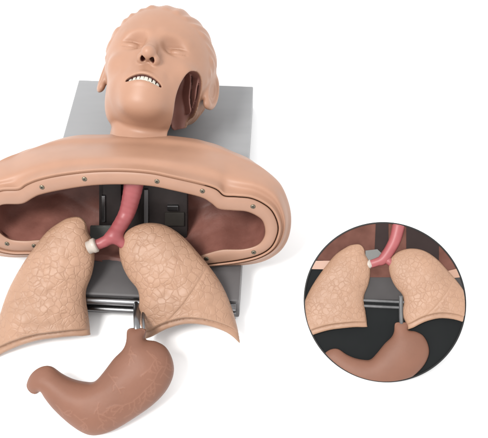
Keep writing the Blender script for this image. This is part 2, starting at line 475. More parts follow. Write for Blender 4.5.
for k in range(len(ctrl)-1):
    p0 = ctrl[max(k-1, 0)]; p1 = ctrl[k]; p2 = ctrl[k+1]; p3 = ctrl[min(k+2, len(ctrl)-1)]
    for t in np.linspace(0, 1, 6, endpoint=False):
        body.append(0.5*((2*p1)+(-p0+p2)*t+(2*p0-5*p1+4*p2-p3)*t*t+(-p0+3*p1-3*p2+p3)*t**3))
body.append(ctrl[-1])
def loft(name, rings, mat, parent, cap=True, flip=False):
    V = np.concatenate(rings); F = []; n = len(rings[0])
    for i in range(len(rings)-1):
        for k in range(n):
            q = (i*n+k, (i+1)*n+k, (i+1)*n+(k+1) % n, i*n+(k+1) % n)
            F.append(q if not flip else q[::-1])
    if cap:
        V = np.concatenate([V, rings[-1].mean(0)[None]]); b0 = (len(rings)-1)*n
        for k in range(n):
            q = (b0+k, len(V)-1, b0+(k+1) % n)
            F.append(q if not flip else q[::-1])
    o = link_mesh(name, V, F, mat, parent)
    bm = bmesh.new(); bm.from_mesh(o.data); bmesh.ops.recalc_face_normals(bm, faces=bm.faces[:]); bm.to_mesh(o.data); bm.free()
    return o
shell = loft('torso_shell', [G0, G1, G2]+body, M_skin, man)

# flange: a raised band open at the bottom of the cavity
m5 = 5
no = (len(pairs)-1)*m5+1
Fi = []
for k in range(no):
    o_, i_ = outer_px[k], inner_px[k]
    prof = [(o_, -0.003), (o_*0.98+i_*0.02, 0.0006), (o_*0.92+i_*0.08, 0.0016), (o_*0.5+i_*0.5, 0.0018), (o_*0.10+i_*0.90, 0.0016), (o_*0.02+i_*0.98, 0.0004), (i_, -0.004), (i_, -0.009)]
    Fi.append([FL.shift(FL.n*h_).at(p) for p, h_ in prof])
V = [v for r in Fi for v in r]; K = 8
F = [(a*K+b, a*K+b+1, (a+1)*K+b+1, (a+1)*K+b) for a in range(no-1) for b in range(K-1)]
flange = link_mesh('chest_flange', V, F, M_flange, man)
scr_px = [(42, 187.2), (84.5, 179), (157, 181.3), (202.4, 191), (253, 206.5), (253.7, 252.2), (206.5, 258.7), (7, 243.7), (34, 245.8)]
def screw_mesh():
    bm = bmesh.new()
    prof = [(0.0, 0.0013), (0.0018, 0.0012), (0.0024, 0.0007), (0.0026, 0.0)]
    ringv = []
    n = 20
    top = bm.verts.new((0, 0, prof[0][1]))
    for r, z in prof[1:]:
        ringv.append([bm.verts.new((r*math.cos(2*math.pi*k/n), r*math.sin(2*math.pi*k/n), z)) for k in range(n)])
    for k in range(n):
        bm.faces.new((top, ringv[0][k], ringv[0][(k+1) % n]))
        for a in range(2):
            bm.faces.new((ringv[a][k], ringv[a+1][k], ringv[a+1][(k+1) % n], ringv[a][(k+1) % n]))
    nf = len(bm.faces)
    for ang in (0.4, 0.4+math.pi/2):
        c, s = math.cos(ang), math.sin(ang)
        box_bm(bm, (0, 0, 0.0013), (0.0014*c, 0.0014*s, 0), (-0.0003*s, 0.0003*c, 0), (0, 0, 0.0003))
    bmesh.ops.recalc_face_normals(bm, faces=bm.faces[:])
    me = bpy.data.meshes.new('screw'); bm.to_mesh(me); bm.free()
    me.materials.append(M_screw); me.materials.append(M_slot)
    for p in me.polygons: p.material_index = 1 if p.index >= nf else 0
    return me
sm = screw_mesh()
for i, p in enumerate(scr_px):
    o = bpy.data.objects.new('screw', sm); COL.objects.link(o); o.parent = flange
    R = Matrix((FL.ex, FL.ey, FL.n)).transposed().to_4x4()
    o.matrix_world = Matrix.Translation(Vector(FL.shift(FL.n*0.0017).at(p))) @ R @ Matrix.Rotation(i*0.7, 4, 'Z') @ Matrix.Diagonal((1.2, 1.2, 1.0, 1.0))

# cavity lining
I0 = np.array([FL.shift(-FL.n*0.003).at(p) for p in inner_px])
ci = I0.mean(0)
def push(R_, dy, sx, sz, dz=0):
    q = R_-ci
    x = q@OX; z = q[:, 2]; y = q@OY
    return ci+np.outer(x*sx, OX)+np.outer(y+dy, OY)+np.outer(z*sz+dz, OZ)
lin_rings = [I0, push(I0, 0.012, 1.0, 1.02), push(I0, 0.03, 0.99, 1.0), push(I0, 0.05, 0.96, 0.93), push(I0, 0.068, 0.88, 0.78), push(I0, 0.078, 0.7, 0.5), push(I0, 0.082, 0.3, 0.2)]
ctrl = lin_rings; body = []
for k in range(len(ctrl)-1):
    for t in np.linspace(0, 1, 5, endpoint=False):
        body.append(ctrl[k]*(1-t)+ctrl[k+1]*t)
body.append(ctrl[-1])
for b_ in body[2:]:
    b_ += (np.sin(b_[:, 0:1]*150+b_[:, 2:3]*90)*0.0012+np.sin(b_[:, 0:1]*61-b_[:, 1:2]*140)*0.0015)*OY
for b_ in body[2:]:
    b_[:, 2] = np.where((b_[:, 2] < BZ+0.0025) & (np.abs(b_@OX-(bx0+bx1)/2) < (bx1-bx0)/2+0.01), BZ+0.0025, b_[:, 2])
liner = loft('cavity_lining', body, M_liner, man)

# dark bracket standing inside the chest
def px_box(bm, plane, x0, y0, x1, y1, th):
    a = plane.at((x0, y0)); b = plane.at((x1, y0)); c = plane.at((x0, y1)); d = plane.at((x1, y1))
    vs = [bm.verts.new(tuple(v)) for v in (a, b, d, c)]
    vb = [bm.verts.new(tuple(v-plane.n*th)) for v in (a, b, d, c)]
    bm.faces.new(vs); bm.faces.new(vb[::-1])
    for k in range(4): bm.faces.new((vs[k], vs[(k+1) % 4], vb[(k+1) % 4], vb[k]))
BK = FL.shift(OY*0.036)
bm = bmesh.new()
px_box(bm, BK, 103, 179, 121, 246, 0.012)
px_box(bm, BK, 140, 181, 187, 250, 0.012)
px_box(bm, BK.shift(OY*0.008), 99, 179, 188, 248, 0.004)
brk = from_bm('support_bracket', bm, M_dark, man, bevel=0.0008)
bm = bmesh.new(); px_box(bm, BK.shift(-OY*0.003), 101.5, 196, 105, 222, 0.004); from_bm('hinge', bm, M_chrome, brk, bevel=0.0005)
bm = bmesh.new(); px_box(bm, BK.shift(-OY*0.004), 167, 206, 178, 211, 0.006); from_bm('clip', bm, M_chrome, brk, bevel=0.0008)
bm = bmesh.new(); px_box(bm, BK.shift(-OY*0.003), 144, 190, 148, 236, 0.004); from_bm('guide_strip', bm, M_base, brk, bevel=0.0005)
bm = bmesh.new(); px_box(bm, BK.shift(-OY*0.003), 165, 213, 184, 226, 0.004); from_bm('hole_shade_patch', bm, M_slot, brk, bevel=0.0005)  # near-black patch stands in for the shade of a hole below the clip

bm = bmesh.new(); px_box(bm, BK.shift(-OY*0.010), 90, 227, 112, 244, 0.004); from_bm('mounting_plate', bm, M_plate, brk, bevel=0.0006)
# ------------------------------------------------------------------ lungs
LT = math.radians(36)
g = zplane(0.012).at((60, 343))
LP = Plane(g, -OY*math.sin(LT)+OZ*math.cos(LT))
left_out = [(62, 221), (70, 217.5), (80, 217), (86, 223), (88, 232), (93, 242), (94.5, 258), (92, 274), (86.5, 289), (86, 300), (88, 313), (90, 329), (92, 350), (92, 375), (50, 378), (0, 392), (-14, 385),
            (-8, 345), (0, 316), (9, 290), (20, 269), (35, 247), (48, 231)]
left_cut = [(120, 332), (90, 335), (75, 335), (58, 336.5), (40, 339), (23, 344), (8, 350.5), (0, 355), (-12, 364), (-30, 378)]
right_out = [(119.5, 247), (122, 237), (132, 227.5), (148, 222.8), (166, 225.5), (183, 236.5), (199, 254), (215, 274), (226, 293), (235, 318), (240.5, 345), (240, 370), (190, 362), (145, 375), (144, 350),
             (144, 334), (139, 321), (138, 310), (139.5, 300), (137.5, 289), (129.5, 279), (123.5, 268), (120, 256)]
right_cut = [(120, 352), (145, 339), (153, 335.5), (168, 327.5), (187, 322.5), (207, 324), (224, 330), (234, 337), (241, 345), (255, 362)]

def make_lung(name, plane, out_px, cut_px, mat, parent=None, front=0.52, back=0.22, h=0.1, fissure=None, rim=0.95, px=lambda p: p, scale=1.0, circle=None, hmax=None):
    C = np.array([plane.loc(px(p))*100 for p in catmull(cut_px, 4)])
    fis = None if fissure is None else np.array([plane.loc(px(p))*100 for p in catmull(fissure, 5)])
    order = np.argsort(C[:, 0]); CX, CY = C[order, 0], C[order, 1]
    def below(X, Y):
        dd, _ = poly_dist(X, Y, C, closed=False)
        s = np.where(Y > np.interp(X, CX, CY), 1.0, -1.0)
        return dd*s
    def mod(X, Y, hsq, ins, d):
        db = below(X, Y)
        r = rim*scale
        k = 0.62+0.38*sstep(0.72*r, 1.12*r, db)
        k = k*(1-0.10*np.exp(-((db-0.80*r)/(0.10*r))**2))
        k = k*(0.75+0.25*sstep(0.0, 0.25*r, db))
        hsq = np.where(hsq > 0, hsq*k*k, hsq)
        if fis is not None:
            df, _ = poly_dist(X, Y, fis, closed=False)
            hsq = np.where(hsq > 0, hsq*(1-0.14*np.exp(-(df/(0.12*scale))**2)), hsq)
        # slow unevenness of the hand-cast rubber
        hsq = np.where(hsq > 0, hsq*(1+0.045*np.sin(X*1.3/scale+Y*0.8/scale)+0.045*np.sin(Y*1.7/scale-X*0.6/scale)+0.02*np.sin(X*4.1/scale+1.3*np.sin(Y*2.2/scale))+0.02*np.sin(Y*4.6/scale+1.1*np.sin(X*2.7/scale))), hsq)
        return hsq
    def cut(X, Y):
        c = -below(X, Y)
        if circle is not None:
            c = np.maximum(c, np.hypot(X-circle[0], Y-circle[1])-circle[2])
        return c
    def attr(V):
        db = below(V[:, 0], V[:, 1])
        m = sstep(1.0*rim*scale, 1.4*rim*scale, db)*sstep(-0.2, 0.6*scale, V[:, 2])
        if fis is not None:
            df, _ = poly_dist(V[:, 0], V[:, 1], fis, closed=False)
            m = m*(0.2+0.8*sstep(0.05, 0.35*scale, df))
        return {'lobule': m}
    o = inflate(name, plane, [px(p) for p in catmull(out_px, 4, True)], front, back, mat, parent, h=h, height_mod=mod, cut=cut, attr=attr, hmax=hmax)
    return o

fiss = [(168, 320), (182, 306), (196, 287), (207, 268), (213, 257)]
lungL = make_lung('lung_model', LP, left_out, left_cut, M_lung)
tag(lungL, 'cobbled tan lung model with straight inner edge, beside the white connector', 'lung model', 'lung models laid in front of the chest')
lungR = make_lung('lung_model', LP, right_out, right_cut, M_lung, fissure=fiss)
tag(lungR, 'cobbled tan lung model with a slanting fissure line, above the stomach neck', 'lung model', 'lung models laid in front of the chest')

# ------------------------------------------------------------------ windpipe (field of capsules)
def capsule(X, Y, Z, a, b, ra, rb):
    a = np.array(a, float); b = np.array(b, float); ab = b-a
    t = np.clip(((X-a[0])*ab[0]+(Y-a[1])*ab[1]+(Z-a[2])*ab[2])/ab.dot(ab), 0, 1)
    return np.sqrt((X-a[0]-t*ab[0])**2+(Y-a[1]-t*ab[1])**2+(Z-a[2]-t*ab[2])**2)-(ra+(rb-ra)*t)
def smin(a, b, k):
    hh = np.clip(0.5+0.5*(b-a)/k, 0, 1)
    return b+(a-b)*hh-k*hh*(1-hh)
def smax(a, b, k): return -smin(-a, -b, k)
def field_grid(lo, hi, h):
    ax = [np.arange(lo[i], hi[i]+h, h, dtype=np.float32) for i in range(3)]
    return np.meshgrid(*ax, indexing='ij')
LPu = LP.shift(LP.n*0.010)
tp = [FL.shift(OY*0.020).at((134.5, 179)), FL.shift(OY*0.018).at((131.5, 196)), FL.shift(OY*0.012).at((126, 215)), LPu.at((113.5, 236))]
tr_c = catmull(tp, 8)*100
lb = catmull([LPu.at((113, 236)), LPu.at((104, 242)), LPu.at((93, 246))], 4)*100
rb = catmull([LPu.at((114, 236)), LP.shift(LP.n*0.007).at((120.5, 241.5)), LP.shift(LP.n*0.002).at((132, 251))], 4)*100
allp = np.concatenate([tr_c, lb, rb])
X, Y, Z = field_grid(allp.min(0)-2, allp.max(0)+2, 0.1)
f = None
for i in range(len(tr_c)-1):
    r0 = 1.24-0.36*i/(len(tr_c)-1); r1 = 1.24-0.36*(i+1)/(len(tr_c)-1)
    c = capsule(X, Y, Z, tr_c[i], tr_c[i+1], r0, r1); f = c if f is None else np.minimum(f, c)
f2 = None
for cc in (lb, rb):
    for i in range(len(cc)-1):
        c = capsule(X, Y, Z, cc[i], cc[i+1], 0.72-0.01*i, 0.71-0.01*i); f2 = c if f2 is None else np.minimum(f2, c)
f = smin(f, f2, 0.5)
# cartilage rings along the pipe
dirp = tr_c[-1]-tr_c[0]; dirp /= np.linalg.norm(dirp)
f = f-0.010*np.sin((X*dirp[0]+Y*dirp[1]+Z*dirp[2])*9.0)
V, F = surface_nets(f.astype(np.float32), (X[0, 0, 0], Y[0, 0, 0], Z[0, 0, 0]), 0.1)
V = relax(V, F, 4)
trachea = link_mesh('windpipe', V/100, F, M_pink, man)
ca, cb = LPu.shift(LP.n*0.004).at((96.5, 244.5)), LPu.shift(LP.n*0.004).at((88, 248))
tube('connector', [ca, ca*0.9+cb*0.1, ca*0.55+cb*0.45, ca*0.45+cb*0.55, cb], [0.0078, 0.0092, 0.0092, 0.0080, 0.0080], M_white, trachea)

# ------------------------------------------------------------------ stomach and its tube
ST = math.radians(28)
SP = Plane(zplane(0.030).at((110, 392)), -OY*math.sin(ST)+OZ*math.cos(ST))
st_out = [(128, 329.5), (137, 328), (146, 329.5), (145.5, 339), (156, 341.4), (166, 347.5), (172.5, 360), (173.5, 374), (167, 389.5), (154, 403.8), (135, 417.5), (114, 430), (97, 435), (85, 433), (71, 424), (57, 411.5), (46, 398.5),
          (41.5, 391.5), (36, 394), (30.5, 391.5), (27.5, 384.5), (32, 373.5), (41, 366.8), (51, 366.3), (62, 373.8), (73, 379), (86, 381.8), (95, 381), (103.6, 372), (114, 358.5), (123, 349.3), (126.5, 341)]
veins = [[(164, 365), (157, 378), (149, 388), (138, 398)], [(157, 378), (158, 386), (156, 394)], [(149, 388), (148, 396), (143, 404)], [(138, 398), (128, 403), (118, 412)], [(138, 398), (137, 408), (130, 414)],
         [(128, 403), (120, 402), (112, 405)], [(150, 350), (158, 358), (161, 368)], [(158, 358), (154, 366), (147, 373)], [(104, 400), (103, 410), (107, 420), (106, 427)], [(103, 410), (112, 414), (120, 420)], [(80, 412), (90, 420), (92, 428)],
         [(90, 420), (84, 424)], [(134, 345), (132, 352), (137, 360)], [(168, 356), (168, 366), (163, 376)], [(60, 402), (68, 410), (76, 414)], [(112, 372), (120, 380), (126, 390)]]
vr = random.Random(11)
twigs = []
for v in veins:
    P_ = catmull(v, 4)
    for k in range(2, len(P_)-1, 2):
        t_ = P_[k+1]-P_[k-1]; a_ = math.atan2(t_[1], t_[0])+vr.choice((-1, 1))*vr.uniform(0.5, 1.1)
        p_ = np.array(P_[k]); tw = [tuple(p_)]
        for _ in range(3):
            a_ += vr.uniform(-0.5, 0.5); p_ = p_+vr.uniform(1.6, 3.2)*np.array([math.cos(a_), math.sin(a_)]); tw.append(tuple(p_))
        twigs.append(tw)
veins = veins+twigs
SV = [np.array([SP.loc(p)*100 for p in catmull([(q_[0]+vr.uniform(-0.7, 0.7), q_[1]+vr.uniform(-0.7, 0.7)) for q_ in catmull(v, 2)], 3)]) for v in veins]
def vein_d(X, Y):
    d = np.full(X.shape, 9.0)
    for v in SV:
        dd, _ = poly_dist(X, Y, v, closed=False); d = np.minimum(d, dd)
    return d
def st_mod(X, Y, hsq, ins, d):
    v = np.exp(-(vein_d(X, Y)/0.07)**2)
    k = 1+0.020*v+0.025*np.sin(X*1.1+Y*0.7)+0.02*np.sin(Y*1.9-X*0.8)
    return np.where(hsq > 0, hsq*k, hsq)
stomach = inflate('stomach_model', SP, catmull(st_out, 5, True), 0.80, 0.62, M_stom, None, h=0.07, height_mod=st_mod,
                  attr=lambda V: {'vein': np.exp(-(vein_d(V[:, 0], V[:, 1])/0.06)**2)*sstep(0, 0.5, V[:, 2])}, relax_it=4)
tag(stomach, 'reddish brown curved stomach model with raised veins lying below both lungs', 'stomach model')
t0 = O(0, 0, 0)+zplane(0.034).at((136, 297)); t1 = SP.shift(SP.n*0.004).at((137, 331))
tube('drain_tube', [t0, t0*0.5+t1*0.5, t1], [0.0038]*3, M_chrome, man)
tube('drain_tube', [t0+OX*0.009, t0*0.5+t1*0.5+OX*0.0085, t1+OX*0.008], [0.0016]*3, M_chrome, man, n=12)

# ------------------------------------------------------------------ head (local frame in cm: x = picture right, y = crown, z = nose)
HEAD_PX = (157.0, 83.5); HEAD_Z = BZ+0.098; HS = 0.935
HROT = Matrix.Rotation(math.radians(-8.5), 3, "Z") @ Matrix.Rotation(math.radians(4.0), 3, "Y") @ Matrix.Rotation(math.radians(7), 3, "X")
HO = zplane(HEAD_Z).at(HEAD_PX)
HR = np.array(HROT)
def head_world(v): return HO+(np.asarray(v)@HR.T)*HS/100
def head_px(v):
    p = head_world(v)-CAM
    return (W/2+FPX*p@RT/(p@FW), H/2-FPX*p@UP/(p@FW))

hh = 0.13
X, Y, Z = field_grid((-9.6, -19.0, -11.8), (9.6, 12.9, 12.2), hh)
XA = np.abs(X)
def ell(c, r, x=None):
    x = X if x is None else x
    a = (x-c[0])/r[0]; b = (Y-c[1])/r[1]; cc = (Z-c[2])/r[2]
    k0 = np.sqrt(a*a+b*b+cc*cc); k1 = np.sqrt((a/r[0])**2+(b/r[1])**2+(cc/r[2])**2)+1e-6
    return k0*(k0-1)/k1
def cap(a, b, ra, rb, x=None):
    return capsule(X if x is None else x, Y, Z, a, b, ra, rb)
f = ell((0, 3.3, -1.4), (7.95, 8.7, 9.5))
f = smin(f, ell((0, 2.3, 1.4), (7.45, 8.6, 7.0)), 1.6)                 # forehead and upper face
f = smin(f, ell((0, -4.0, 2.0), (5.9, 5.4, 6.2)), 1.6)               # jaw mass
f = smin(f, ell((4.7, -4.6, -0.2), (1.5, 3.2, 2.3), XA), 1.8)        # jaw angle
f = smin(f, ell((0, -7.9, 5.6), (2.5, 1.7, 1.8)), 2.2)               # chin
f = smin(f, ell((4.2, -1.9, 4.7), (1.8, 1.4, 1.9), XA), 1.5)         # cheek bones
neck = np.maximum(cap((0, -5.0, -3.0), (0, -16, -5.4), 5.3, 5.6), -14.6-Y)
f = smin(f, neck, 0.7)
f = smin(f, cap((3.4, -7.5, -0.8), (1.5, -14, -0.6), 1.1, 1.0, XA), 0.9)   # neck cords
f = smin(f, cap((1.0, 2.1, 7.6), (3.9, 2.3, 6.35), 0.92, 0.82, XA), 0.75)   # brows
f = smax(f, -ell((2.95, 0.55, 8.7), (2.0, 1.35, 2.05), XA), 0.75)    # sockets
f = smin(f, ell((3.2, 0.20, 5.95), (1.60, 1.15, 1.30), XA), 0.25)   # closed lids
# lash line and lid crease
lid = np.abs(Y-(0.02-0.10*((XA-3.15)/1.3)**2*-2.2))
f = f+0.16*np.exp(-(lid/0.13)**2)*sstep(1.75, 1.2, np.abs(XA-3.15))*sstep(5.6, 6.2, Z)
f = f+0.10*np.exp(-(np.abs(Y-(1.15-0.22*((XA-3.15)/1.3)**2))/0.16)**2)*sstep(1.8, 1.2, np.abs(XA-3.15))*sstep(5.6, 6.2, Z)
# nose
f = smin(f, cap((0, 1.7, 7.35), (0, -2.2, 9.25), 0.72, 0.92), 0.9)
f = smin(f, ell((0, -2.55, 9.45), (0.88, 0.88, 1.0)), 0.5)
f = smin(f, ell((0.98, -2.85, 8.45), (0.58, 0.70, 0.90), XA), 0.40)
f_pre_nose = f
f = smax(f, -ell((0.60, -3.35, 8.95), (0.34, 0.70, 0.48), XA), 0.12)  # nostrils
f = smax(f, -ell((0.62, -2.7, 8.75), (0.34, 0.7, 0.45), XA), 0.10)
# mouth
f = smin(f, ell((0, -5.7, 5.9), (2.9, 2.1, 2.3)), 1.2)
f = f+0.10*np.exp(-(X/0.35)**2-((Y+4.2)/0.55)**2)*sstep(6.5, 7.5, Z)   # philtrum
f = f+0.14*np.exp(-((np.hypot(XA-2.9, (Y+4.2)*0.6))/0.5)**2)*sstep(4, 6, Z)
mz = 8.15-0.16*X*X; my = -5.75-0.075*X*X
uplip = np.sqrt((Y-my-0.66)**2+(Z-mz+0.02)**2)-0.46*np.sqrt(np.clip(1-(X/2.75)**2, 0.02, 1))
f = smin(f, np.where(XA < 3, uplip, 9), 0.22)
lowlip = np.sqrt((Y-my+0.62)**2+(Z-mz+0.30)**2)-0.50*np.sqrt(np.clip(1-(X/2.6)**2, 0.02, 1))
f = smin(f, np.where(XA < 3, lowlip, 9), 0.25)
slit_h = 0.46*np.sqrt(np.clip(1-(X/2.45)**2, 0.0, 1))
slit = np.maximum(np.abs(Y-my)-slit_h, np.maximum(XA-2.45, 6.0+0*Z-Z))
f_pre_mouth = f
f = smax(f, -slit, 0.12)
# ears
def ear(side):
    x = X*side
    th = 0.28
    # rim: flattened ring standing off the skull
    px_, py_, pz_ = x-8.0, Y-0.5, Z+0.6
    a = 0.44; ca_, sa_ = math.cos(a), math.sin(a)
    q = pz_*ca_-px_*sa_; w = px_*ca_+pz_*sa_
    rr = np.sqrt((q/1.75)**2+((py_-0.1)/2.95)**2)
    e = np.sqrt(((rr-0.86)*1.9)**2+w*w)-0.40
    pl = np.maximum((rr-0.85)*1.7, np.abs(w+0.20)-0.22)
    e = smin(e, pl, 0.25)
    e = smin(e, np.sqrt(((np.sqrt((q/1.15)**2+((py_-0.2)/1.9)**2)-0.8)*1.2)**2+(w+0.02)**2)-0.20, 0.2)
    lobe = np.sqrt((q-0.45)**2+(py_+2.55)**2+(w*1.5)**2)-0.72
    return smin(e, lobe, 0.35)
f = smin(f, ear(1), 0.45); f = smin(f, ear(-1), 0.45)
# moulded hair: swept-back strands behind the hairline
q = 0.60*Y-0.80*Z+2.1+0.5*np.sin(np.arctan2(X, Y+2)*5)
q = q-1.4*sstep(5.5, 7.2, XA)*sstep(1.5, 0, np.abs(Y))*0
mask = sstep(0.0, 0.9, q)*sstep(-3.2, -1.0, Y)*sstep(0, 0.6, np.hypot((Z+1.0)/2.4, (Y+0.2)/3.6)-1+2*sstep(6.6, 5.6, XA))
ang = np.arctan2(X, Y+1.0)
wave = np.sin(ang*34+0.25*Z+1.6*np.sin(ang*5+Z*0.45))
wave2 = np.sin(ang*15-0.3*Z+1.5*np.sin(ang*3+Z*0.3))
f = f-mask*(0.14+0.095*wave+0.065*wave2)
# dissected cheek and neck, on the side of the head towards the picture's right
hd = ray(HEAD_PX); hu = RT-hd*np.dot(RT, hd); hu /= np.linalg.norm(hu); hv = np.cross(hu, hd)
aU, aV, aW = HR.T@hu, HR.T@hv, HR.T@hd        # how the head lies to the dissector
kcm = np.linalg.norm(HO-CAM)*np.dot(hd, FW)/FPX*100/HS
def cm(p): return ((p[0]-HEAD_PX[0])*kcm, -(p[1]-HEAD_PX[1])*kcm)
gU = X*aU[0]+Y*aU[1]+Z*aU[2]; gV = X*aV[0]+Y*aV[1]+Z*aV[2]; gW = X*aW[0]+Y*aW[1]+Z*aW[2]
w0 = float(np.dot(aW, (5.2, -4.0, 4.0)))+1.0
f_uncut = f
gUs = gU+0.40*np.maximum(gW-w0, 0)
def poly_field(P, A, B):
    """signed field of a polygon on a coarse table, looked up for the grid"""
    st = 0.08
    lo = P.min(0)-2.0; nn_ = np.ceil((P.max(0)+2.0-lo)/st).astype(int)+1
    a, b = np.meshgrid(lo[0]+np.arange(nn_[0])*st, lo[1]+np.arange(nn_[1])*st, indexing='ij')
    d, ins = poly_dist(a, b, P); d = np.where(ins, -d, d)
    ta = np.clip((A-lo[0])/st, 0, nn_[0]-1.001); tb = np.clip((B-lo[1])/st, 0, nn_[1]-1.001)
    ia, ib = ta.astype(int), tb.astype(int); fa, fb = ta-ia, tb-ib
    return (d[ia, ib]*(1-fa)*(1-fb)+d[ia+1, ib]*fa*(1-fb)+d[ia, ib+1]*(1-fa)*fb+d[ia+1, ib+1]*fa*fb)
pocket_px = [(190, 72), (185, 74.5), (180, 81), (176, 89), (173.3, 98), (171.3, 111), (169, 122), (167, 134), (197, 134), (200.5, 124), (203, 112), (204.5, 92), (202.5, 80), (197.5, 74)]
pk = poly_field(np.array([cm(p) for p in catmull(pocket_px, 4, True)]), gUs, gV)
floor = gW-(w0+5.2)+0.25*np.sin(gV*1.3)+0.2*np.sin(gU*2.1)
pk2 = poly_field(np.array([cm(p) for p in catmull(pocket_px, 4, True)]), gUs+1.3, gV-0.1)
pk = np.minimum(pk, np.maximum(pk2, f_uncut+0.42))
pocket = smax(pk, floor, 0.5)
# neck muscles cut away below the jaw on this side
ncut_px = [(169.5, 120), (167.5, 127), (165, 134), (163, 141), (160, 160), (240, 165), (240, 113), (210, 113), (203, 116), (198.5, 121), (195.5, 125), (184, 128), (173, 130.5), (170.5, 128)]
ncut = poly_field(np.array([cm(p) for p in ncut_px]), gU, gV)
f = smax(f, -pocket, 0.10)
f = smax(f, -ncut, 0.08)
# layered tissue walls left standing inside the dissection
ux = gUs-cm((201.5, 0))[0]-0.10*np.sin(gV*1.7)
wall = np.maximum(np.abs(ux)-0.15, np.maximum(pk-0.05, w0+1.5-gW))
ux2 = gUs-cm((197.5, 0))[0]-0.12*np.sin(gV*1.2+1)
wall = np.minimum(wall, np.maximum(np.abs(ux2)-0.12, np.maximum(pk-0.05, w0+3.0-gW)))
wall = np.maximum(wall, np.maximum(floor-0.2, np.maximum(f_uncut+0.7, -ncut)))
f = np.minimum(f, wall)
V, F = surface_nets(f.astype(np.float32), (X[0, 0, 0], Y[0, 0, 0], Z[0, 0, 0]), hh)
def samp(fld, V):
    i = np.clip(np.round((V-np.array([X[0, 0, 0], Y[0, 0, 0], Z[0, 0, 0]]))/hh).astype(int), 0, np.array(fld.shape)-1)
    return fld[i[:, 0], i[:, 1], i[:, 2]]
def trisamp(fld, V):
    g_ = np.clip((V-np.array([X[0, 0, 0], Y[0, 0, 0], Z[0, 0, 0]]))/hh, 0, np.array(fld.shape)-1.001)
    i_ = g_.astype(int); t_ = g_-i_; r = 0
    for a in (0, 1):
        for b in (0, 1):
            for c in (0, 1):
                w_ = (t_[:, 0] if a else 1-t_[:, 0])*(t_[:, 1] if b else 1-t_[:, 1])*(t_[:, 2] if c else 1-t_[:, 2])
                r = r+w_*fld[i_[:, 0]+a, i_[:, 1]+b, i_[:, 2]+c]
    return r
V = relax(V, F, 4)
a_cut = sstep(-0.22, -0.36, trisamp(f_uncut, V))
pm_ = trisamp(f_pre_mouth, V)
a_mouth = sstep(-0.12, -0.28, pm_)*((np.abs(V[:, 0]) < 2.7) & (V[:, 2] > 4) & (np.abs(V[:, 1]+6) < 1.8))
a_nose = sstep(-0.06, -0.20, trisamp(f_pre_nose, V))*((np.abs(V[:, 0]) < 1.4) & (V[:, 2] > 6.5) & (np.abs(V[:, 1]+3) < 1.1))
head = link_mesh('head', head_world(V), F, M_head, man, attrs={'cut_open': a_cut, 'mouth_inside': np.maximum(a_mouth, a_nose)})
for lab, q_ in (('nose', (0, -2.6, 10.3)), ('mouth', (0, -5.8, 8.2)), ('chin', (0, -10, 7.3)), ('eyeL', (-3.15, .3, 7)), ('eyeR', (3.15, .3, 7))):
    print('HEADPX', lab, [round(float(a), 1) for a in head_px(np.array(q_))])

# teeth: two rows of separate rounded crowns
def tooth(x, row):
    zc = (7.75 if row == 'u' else 7.98)-0.16*x*x; yc = -5.75-0.075*x*x+(0.22 if row == 'u' else -0.38)
    hw = 0.235 if abs(x) > 0.5 else 0.28
    bm = bmesh.new()
    bmesh.ops.create_cube(bm, size=1.0)
    for v in bm.verts:
        v.co = Vector((v.co.x*hw*2*(1.0 if v.co.y*(1 if row == 'u' else -1) < 0 else 0.86), v.co.y*(0.70 if row == 'u' else 0.38), v.co.z*0.34))
    bmesh.ops.bevel(bm, geom=bm.edges[:], offset=0.09, segments=3, profile=0.5, affect='EDGES')
    rot = Matrix.Rotation(math.atan(-0.32*x)*-1, 3, 'Y')
    for v in bm.verts:
        p = rot @ v.co+Vector((x, yc, zc))
        v.co = Vector(head_world(np.array(p)))
    return from_bm('tooth', bm, M_tooth, head, smooth=True)
for i in range(8): tooth((i-3.5)*0.52, 'u')
for i in range(7): tooth((i-3)*0.50, 'l')

# ------------------------------------------------------------------ round picture disc, leaning back
dc = (383.0, 301.0); rpx = 79.0
dn = -ray(dc)
def disc_at(zc):
    o = zplane(zc).at(dc); R_ = rpx/FPX*np.dot(o-CAM, FW); return o, R_
zc = 0.1
for _ in range(20):
    o_, R_ = disc_at(zc); zc = 0.002+R_*math.sqrt(1-dn[2]**2)+0.006*dn[2]
DP = Plane(o_, dn, RT)
DR = R_
disc = empty('round_picture_disc', 'black round disc with small raised lungs and stomach, propped beside the manikin', 'display disc')
def lathe(name, prof, mat, parent, n=160):
    V, F = [], []
    for r, z in prof:
        for k in range(n):
            a = 2*math.pi*k/n; V.append((r*math.cos(a), r*math.sin(a), z))
    for i in range(len(prof)-1):
        for k in range(n): F.append((i*n+k, i*n+(k+1) % n, (i+1)*n+(k+1) % n, (i+1)*n+k))
    F.append(tuple(range(n))[::-1]); F.append(tuple((len(prof)-1)*n+k for k in range(n)))
    return link_mesh(name, DP.world(np.array(V)), F, mat, parent, smooth=False)
lathe('panel', [(DR-0.001, -0.005), (DR, -0.0042), (DR, -0.001), (DR-0.0006, 0.0)], M_disc, disc)
lathe_prof = [(DR-0.0012, 0.0005), (DR-0.0012, 0.0016), (DR+0.0001, 0.0016), (DR+0.0006, 0.001), (DR+0.0006, -0.003)]
V, F = [], []
nn = 160
for r, z in lathe_prof:
    for k in range(nn): V.append((r*math.cos(2*math.pi*k/nn), r*math.sin(2*math.pi*k/nn), z))
for i in range(len(lathe_prof)-1):
    for k in range(nn): F.append((i*nn+k, i*nn+(k+1) % nn, (i+1)*nn+(k+1) % nn, (i+1)*nn+k))
link_mesh('rim', DP.world(np.array(V)), F, M_discrim, disc, smooth=False)
